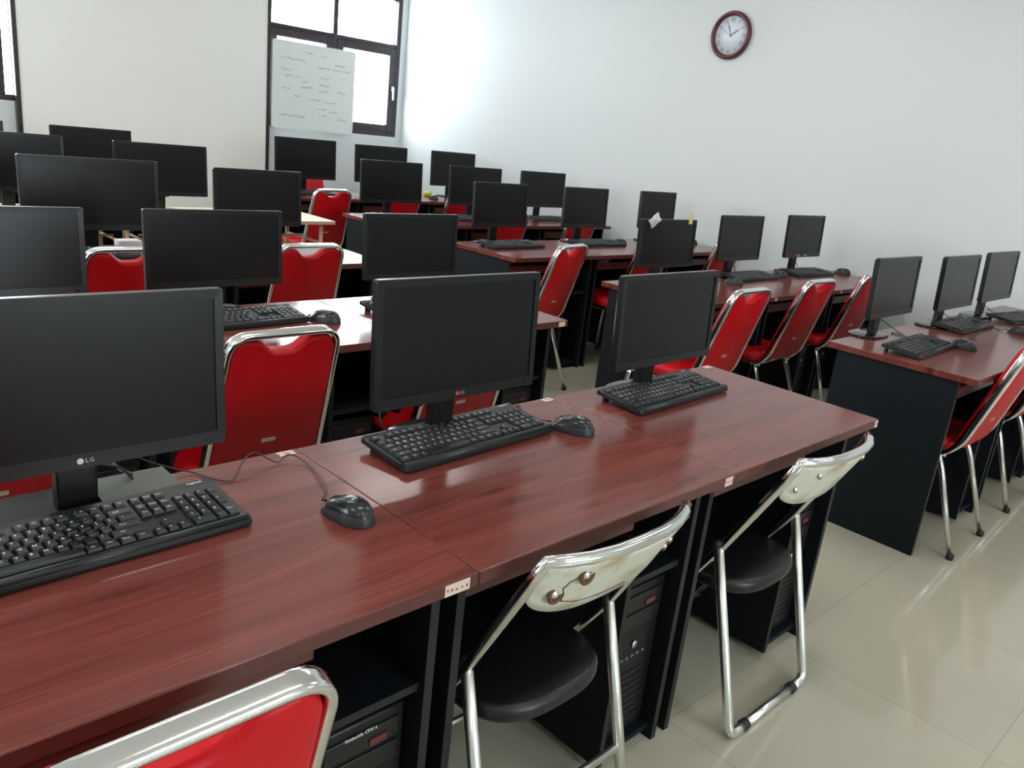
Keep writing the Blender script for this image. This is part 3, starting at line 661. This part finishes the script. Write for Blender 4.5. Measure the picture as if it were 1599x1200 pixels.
def chair(x, ytop, rz, where): return CH.at((x, ytop + .14, 0), math.radians(rz), 'red banquet chair with chrome frame, ' + where, 'red banquet chairs')
chair(.247, .61, 0, 'nearest, cut by bottom edge of photo')
chair(.36, 1.80, 0, 'second row left desk, behind monitor')
chair(1.005, 1.82, 0, 'middle desk, second row, left block')
chair(1.70, 1.83, 0, 'aisle desk, second row, left block')
chair(1.055, 3.04, 0, 'middle desk, third row, left block')
chair(1.80, 3.06, 0, 'aisle desk, third row, left block')
chair(3.52, .73, 0, 'aisle desk, front row, right block'); chair(4.29, .74, 0, 'middle desk, front row, right block')
chair(3.25, 1.79, 0, 'aisle desk, second row, right block'); chair(4.01, 1.84, 0, 'middle desk, second row, right block'); chair(4.78, 1.88, 0, 'wall desk, second row, right block')
chair(3.29, 2.93, 12, 'aisle desk, third row, right block'); chair(4.25, 3.06, 0, 'middle desk, third row, right block'); chair(5.05, 3.02, 0, 'wall desk, third row, right block')
chair(4.12, 4.25, 0, 'middle desk, fourth row, right block'); chair(4.89, 4.25, 0, 'wall desk, fourth row, right block')
chair(3.32, 5.36, 0, 'aisle desk, last row, right block'); chair(4.05, 5.45, 0, 'middle desk, last row, right block'); chair(4.69, 5.48, 0, 'wall desk, last row, right block')
chair(4.20, 6.98, 180, 'standing against the whiteboard window wall')

# ------------------------------------------------------------------ folding chairs
def make_fold(low_bar, label, rust, W=.202):
    c = empty('folding_chair'); tag(c, label, 'chair', 'white-backed folding chairs')
    zt = .774; yt = -.145       # local origin below the hinge line; +y towards the desk
    bow = lambda x: -.048 * (1 - abs(x / W) ** 2.8)
    # back and front legs: one tube, up over the backrest and down to the front feet
    half = [(-W, .30, .013), (-W, .0, .48), (-W, yt + .02, zt - .03)]
    top = [(-W * math.cos(k / 10 * PI), yt + bow(-W * math.cos(k / 10 * PI)), zt - .02 * (1 if k in (0, 10) else 0)) for k in range(11)]
    path = [Vector(p) for p in half[:2]] + [Vector((-W, yt + .015, zt - .05))] + [Vector(p) for p in top] + [Vector((W, yt + .015, zt - .05)), Vector((W, 0, .48)), Vector((W, .30, .013))]
    b = MB(); b.tube(path, .0115, 12); b.build('back_frame', 'chrome', c)
    # bowed sheet-steel backrest
    out = []; n = 24
    for k in range(n + 1):
        x = -W + .004 + (2 * W - .008) * k / n; out.append((x, .0))
    for k in range(n + 1):
        t = PI * k / n; x = (W - .004) * math.cos(t); out.append((x, -.030 - .110 * math.sin(t) ** .62))
    def f(u, v, q): return (u, yt + bow(u) * (1 + v * 1.6) + q - v * .46 - .006, zt - .002 + v)
    m = len(out)
    # grid of strips so the sheet follows the bow
    NU = 24; NV = 6; V = []; 
    for side in (0, .004):
        for i in range(NU + 1):
            t = PI * i / NU; x = -(W - .004) * math.cos(t); lo = -.040 - .100 * math.sin(t) ** .5
            for j in range(NV + 1): V.append(f(x, lo * j / NV, side - .004))
    F = []; st = (NU + 1) * (NV + 1); idx = lambda s, i, j: s * st + i * (NV + 1) + j
    for i in range(NU):
        for j in range(NV):
            F += [(idx(0, i, j), idx(0, i + 1, j), idx(0, i + 1, j + 1), idx(0, i, j + 1)), (idx(1, i, j), idx(1, i, j + 1), idx(1, i + 1, j + 1), idx(1, i + 1, j))]
        F += [(idx(0, i, 0), idx(1, i, 0), idx(1, i + 1, 0), idx(0, i + 1, 0)), (idx(0, i, NV), idx(0, i + 1, NV), idx(1, i + 1, NV), idx(1, i, NV))]
    for j in range(NV): F += [(idx(0, 0, j), idx(0, 0, j + 1), idx(1, 0, j + 1), idx(1, 0, j)), (idx(0, NU, j), idx(1, NU, j), idx(1, NU, j + 1), idx(0, NU, j + 1))]
    b = MB(); b.poly(V, F, True); bk = b.build('backrest', 'shell', c); bk['label'] = 'cream painted steel back panel' + (' with rust stains' if rust else '')
    for (x, v) in ((-.115, -.035), (-.152, -.075), (.115, -.035), (.152, -.075)):
        p = Vector(f(x, v, -.004)); sc = 1.5 if (rust and x < 0) else 1
        b = MB(); b.lathe([(.001, 0), (.0065 * sc, 0), (.0065 * sc, -.001), (.004 * sc, -.0012), (.0035 * sc, -.004), (.001, -.0045)], 16, 'y', tuple(p)); b.mi = 1
        b.tube([(p.x + .0098 * sc * math.cos(k / 14 * 2 * PI), p.y - .0006, p.z + .0098 * sc * math.sin(k / 14 * 2 * PI)) for k in range(14)], (.0026 if rust and x < 0 else .0010) * sc, 6, closed=True)
        b.build('rivet', ['chrome2', 'rust'], bk)
    if rust:
        b = MB(); b.tube([Vector(f(x, v, -.0045)) for x, v in ((-.11, -.028), (-.14, -.045), (-.145, -.062), (-.135, -.078), (-.13, -.098), (-.09, -.112), (-.03, -.120), (.05, -.122))], .0012, 6)
        b.build('rust_line', 'rust', bk)
    # seat
    o = []
    for k in range(25):
        t = PI + PI * k / 24; o.append((.175 * math.copysign(abs(math.cos(t)) ** .7, math.cos(t)), .06 + .14 * -abs(math.sin(t)) ** .8))
    for k in range(25):
        t = PI * k / 24; o.append((.175 * math.copysign(abs(math.cos(t)) ** .5, math.cos(t)), .20 + .10 * abs(math.sin(t)) ** .6))
    b = MB(); b.prism(o, .358, .398, bev=.014); b.build('seat', 'black_seat', c)
    # rear legs, hinged under the seat, leaning back to the floor
    yf = -.135
    for sx in (-1, 1):
        b = MB()
        if low_bar: pts = fillet([(sx * .196, .0, .50), (sx * .196, yf, .0155), (sx * .13, yf, .0155)], .05, 8)
        else: pts = [(sx * .200, .0, .50), (sx * .204, yf, .006)]
        b.tube(pts, .0128, 12); lg = b.build('leg', 'chrome2', c)
        b = MB(); b.tube([(sx * .200, .0, .495), (sx * .200, .004, .512)], .0135, 12); b.build('hinge_cap', 'cap', lg)
        b = MB()
        if low_bar: b.tube([(sx * .135, yf, .0155), (sx * .115, yf, .0155)], .0152, 12)
        else: b.tube([(sx * .204, yf, .004), (sx * .2035, yf + .006, .026)], .0145, 12)
        b.build('rubber_cap', 'cap', lg)
    z = .0155 if low_bar else .165; y = yf if low_bar else -.135 * (1 - .165 / .5) 
    w = .118 if low_bar else .20
    b = MB(); b.tube([(-w, y, z), (w, y, z)], .0115 if low_bar else .0095, 12); b.build('crossbar', 'chrome2', c)
    for sx in (-1, 1):
        b = MB(); b.tube([(sx * W, .304, .006), (sx * W, .292, .026)], .0145, 10); b.build('foot_cap', 'cap', c)
    b = MB(); b.tube([(-W, .235, .104), (W, .235, .104)], .008, 10); b.build('front_crossbar', 'chrome2', c)
    return c
f2 = make_fold(False, 'white-backed folding chair with rust marks, middle desk of front row', True); f2.location = (1.07, .895, 0)
f3 = make_fold(True, 'cleaner white-backed folding chair with floor bar, aisle end of front row', False, .190); f3.location = (1.882, .885, 0)

# ------------------------------------------------------------------ computer cases
def make_case():
    c = empty('computer_case'); c['category'] = 'computer'
    b = MB(); b.box((0, .21, .19), (.172, .40, .38), .003); b.build('case_shell', 'case', c)
    b = MB(); b.box((0, .004, .19), (.176, .016, .384), .005); fp = b.build('front_panel', 'case2', c)
    for z in (.345, .30):
        b = MB(); b.box((0, -.006, z), (.148, .004, .036), .0015); b.build('drive_bay', 'case', c)
    b = MB(); b.box((.03, -.0095, .338), (.034, .003, .012)); d = b.build('badge', 'led', c); d['label'] = 'small red badge'
    b = MB(); b.lathe([(.001, 0), (.009, 0), (.0095, .003)], 18, 'y', (0, -.009, .235)); b.build('power_button', 'sash', c)
    b = MB(); 
    for k in range(5): b.box((-.04 + k * .02, -.0055, .205), (.011, .003, .006), .0008, seg=1)
    b.build('port', 'scuff', c)
    b = MB()
    for k in range(8): b.box((0, -.0048, .035 + k * .018), (.12, .002, .006))
    b.build('vent_grille', 'case', c)
    return c
CS = Proto(make_case())
def case(key, x, y, w, dz=.048, sy=1):
    return CS.at((x, y, dz), 0, 'black computer case in the cubby under %s' % w, 'computer cases under the desks', (1, sy, 1.08))
c1 = None
for (bl, r, i), d in sorted(desks.items()):
    if r > 2 or (bl == 'L' and r == 2) or (bl, r) == ('R', 2): continue
    w = '%s, %s, %s block' % ((LSEAT if bl == 'L' else RSEAT)[i], RN[r], 'left' if bl == 'L' else 'right')
    case(d, d.location.x + DW - .133, d.location.y + .105, w)
case(None, 5.155, 2.25, 'x', .003, .7)['label'] = 'black computer case standing on the floor beside the wall chair, second row'
# the case under the nearest desk shows its lettering
b = MB(); add_text(b, 'Simbadda CFX 6', .0095, lambda p: (p.x, 0, p.z + p.y), res=2)
cc = [o for o in S.collection.objects if o.get('category') == 'computer' and 'left desk, front row, left' in o.get('label', '')][0]
b.build('lettering', 'legend', cc, (-.004, -.0086, .362))
b = MB(); b.box((0, 0, .007), (.06, .045, .014), .002); tag(b.build('paper_packet', 'sticker', loc=(.618, .958, .463)), 'small cream paper packet on the computer case, left desk, front row', 'packet')

# ------------------------------------------------------------------ wall clock
ck = empty('wall_clock', (XW, 3.67, 2.285)); tag(ck, 'round maroon-rimmed wall clock with white face on the right wall', 'clock')
b = MB(); b.lathe([(.150, 0), (.168, -.006), (.170, -.022), (.160, -.036), (.146, -.036), (.136, -.022), (.135, -.012)], 56, 'x'); b.build('rim', 'rim', ck)
b = MB(); b.lathe([(.137, 0), (.137, -.014)], 48, 'x'); b.build('dial', 'face', ck)
# dial plane: viewer looks along +x, so right on the dial is -y
dial = lambda u, v: (-.0150, -u, v)
b = MB()
for i, t in enumerate(['XII', 'I', 'II', 'III', 'IIII', 'V', 'VI', 'VII', 'VIII', 'IX', 'X', 'XI']):
    a = i / 12 * 2 * PI; vv = lambda p, a=a: dial(.108 * math.sin(a) + p.x * .72 * math.cos(a) + p.y * math.sin(a), .108 * math.cos(a) - p.x * .72 * math.sin(a) + p.y * math.cos(a))
    add_text(b, t, .042, vv, res=2)
b.build('numerals', 'num', ck)
for nm, a, l, w in (('hour_hand', 58, .085, .0055), ('minute_hand', 336, .100, .004), ('second_hand', 300, .095, .0012)):
    b = MB(); a = math.radians(a); d = Vector((math.sin(a), math.cos(a))); q = Vector((d.y, -d.x))
    P4 = [d * -.015 + q * w * .5, d * l * .6 + q * w, d * l, d * l * .6 - q * w, d * -.015 - q * w * .5]
    x = {'hour_hand': -.0165, 'minute_hand': -.0180, 'second_hand': -.0195}[nm]
    b.poly([(x, -p.x, p.y) for p in P4] + [(x - .001, -p.x, p.y) for p in P4], [(0, 1, 2, 3, 4), (9, 8, 7, 6, 5)] + [(i, (i + 1) % 5, 5 + (i + 1) % 5, 5 + i) for i in range(5)])
    b.build(nm, 'num', ck)
b = MB(); b.lathe([(.006, -.014), (.006, -.022), (.001, -.023)], 16, 'x'); b.build('hub', 'num', ck)

# ------------------------------------------------------------------ whiteboard on the window
wbd = empty('whiteboard', (4.49, YW - .050, 1.222)); tag(wbd, 'small frameless whiteboard with faded handwriting, propped against the window', 'whiteboard')
b = MB(); b.prism(rrect(.93, .815, .03, 5, 0, .4075), -.005, .006, f=lambda u, v, q: (u, q, v)); b.build('board', 'wb', wbd)
rnd = random.Random(3)
def scrawl(x, y, n, s):
    pts = []
    for k in range(n * 4):
        pts.append(Vector((x + k * s * .28 + rnd.uniform(-.2, .2) * s, -.0062, y + rnd.uniform(-.5, .5) * s * (1.6 if rnd.random() < .2 else 1) - k * s * .004)))
    b = MB(); b.tube(spline(pts, 3), .0016, 4); b.build('handwriting', 'marker', wbd)
for x, y, n, s in ((-.12, .73, 5, .016), (.06, .72, 4, .016), (-.39, .665, 5, .022), (-.27, .655, 7, .022), (.22, .655, 6, .018), (.20, .61, 12, .016), (.03, .61, 7, .018), (-.38, .56, 6, .018), (-.33, .50, 5, .018), (-.22, .50, 3, .018),
    (.06, .52, 5, .018), (-.15, .46, 4, .016), (-.15, .41, 8, .016), (.06, .45, 6, .018), (.06, .39, 5, .018), (-.36, .385, 6, .014), (-.05, .30, 8, .015), (.12, .29, 8, .015), (-.22, .32, 4, .016), (.04, .22, 5, .018), (.17, .20, 6, .015), (.05, .16, 7, .015), (-.38, .13, 16, .016), (.28, .13, 7, .014), (.27, .40, 4, .02)):
    scrawl(x, y, n, s)

# ------------------------------------------------------------------ odds and ends
b = MB(); b.lathe([(.001, .0), (.030, .004), (.042, .018), (.040, .034), (.022, .046), (.001, .050)], 20); tag(b.build('cloth_bundle', 'yellow', loc=(4.99, 6.36, DH)), 'small round yellow-green object on last row desk near the window', 'object')
b = MB(); b.prism(rrect(.10, .07, .006, 3), 0, .03, bev=.004); tag(b.build('paper_box', 'paper', loc=(1.305, 3.783, DH)), 'small white paper box under the wide monitor, third row, left block', 'box')
bw = empty('wicker_basket', (2.30, 4.90, 0)); tag(bw, 'brown woven basket standing under the cream table', 'basket')
b = MB(); b.lathe([(.12, 0), (.16, .02), (.19, .30), (.20, .58), (.185, .58), (.175, .30), (.14, .03), (.001, .03)], 28)
b.build('basket_body', 'brown', bw)
b = MB(); b.tube([(.195 * math.cos(k / 24 * 2 * PI), .195 * math.sin(k / 24 * 2 * PI), .585) for k in range(24)], .014, 8, closed=True); b.build('basket_rim', 'brown', bw)
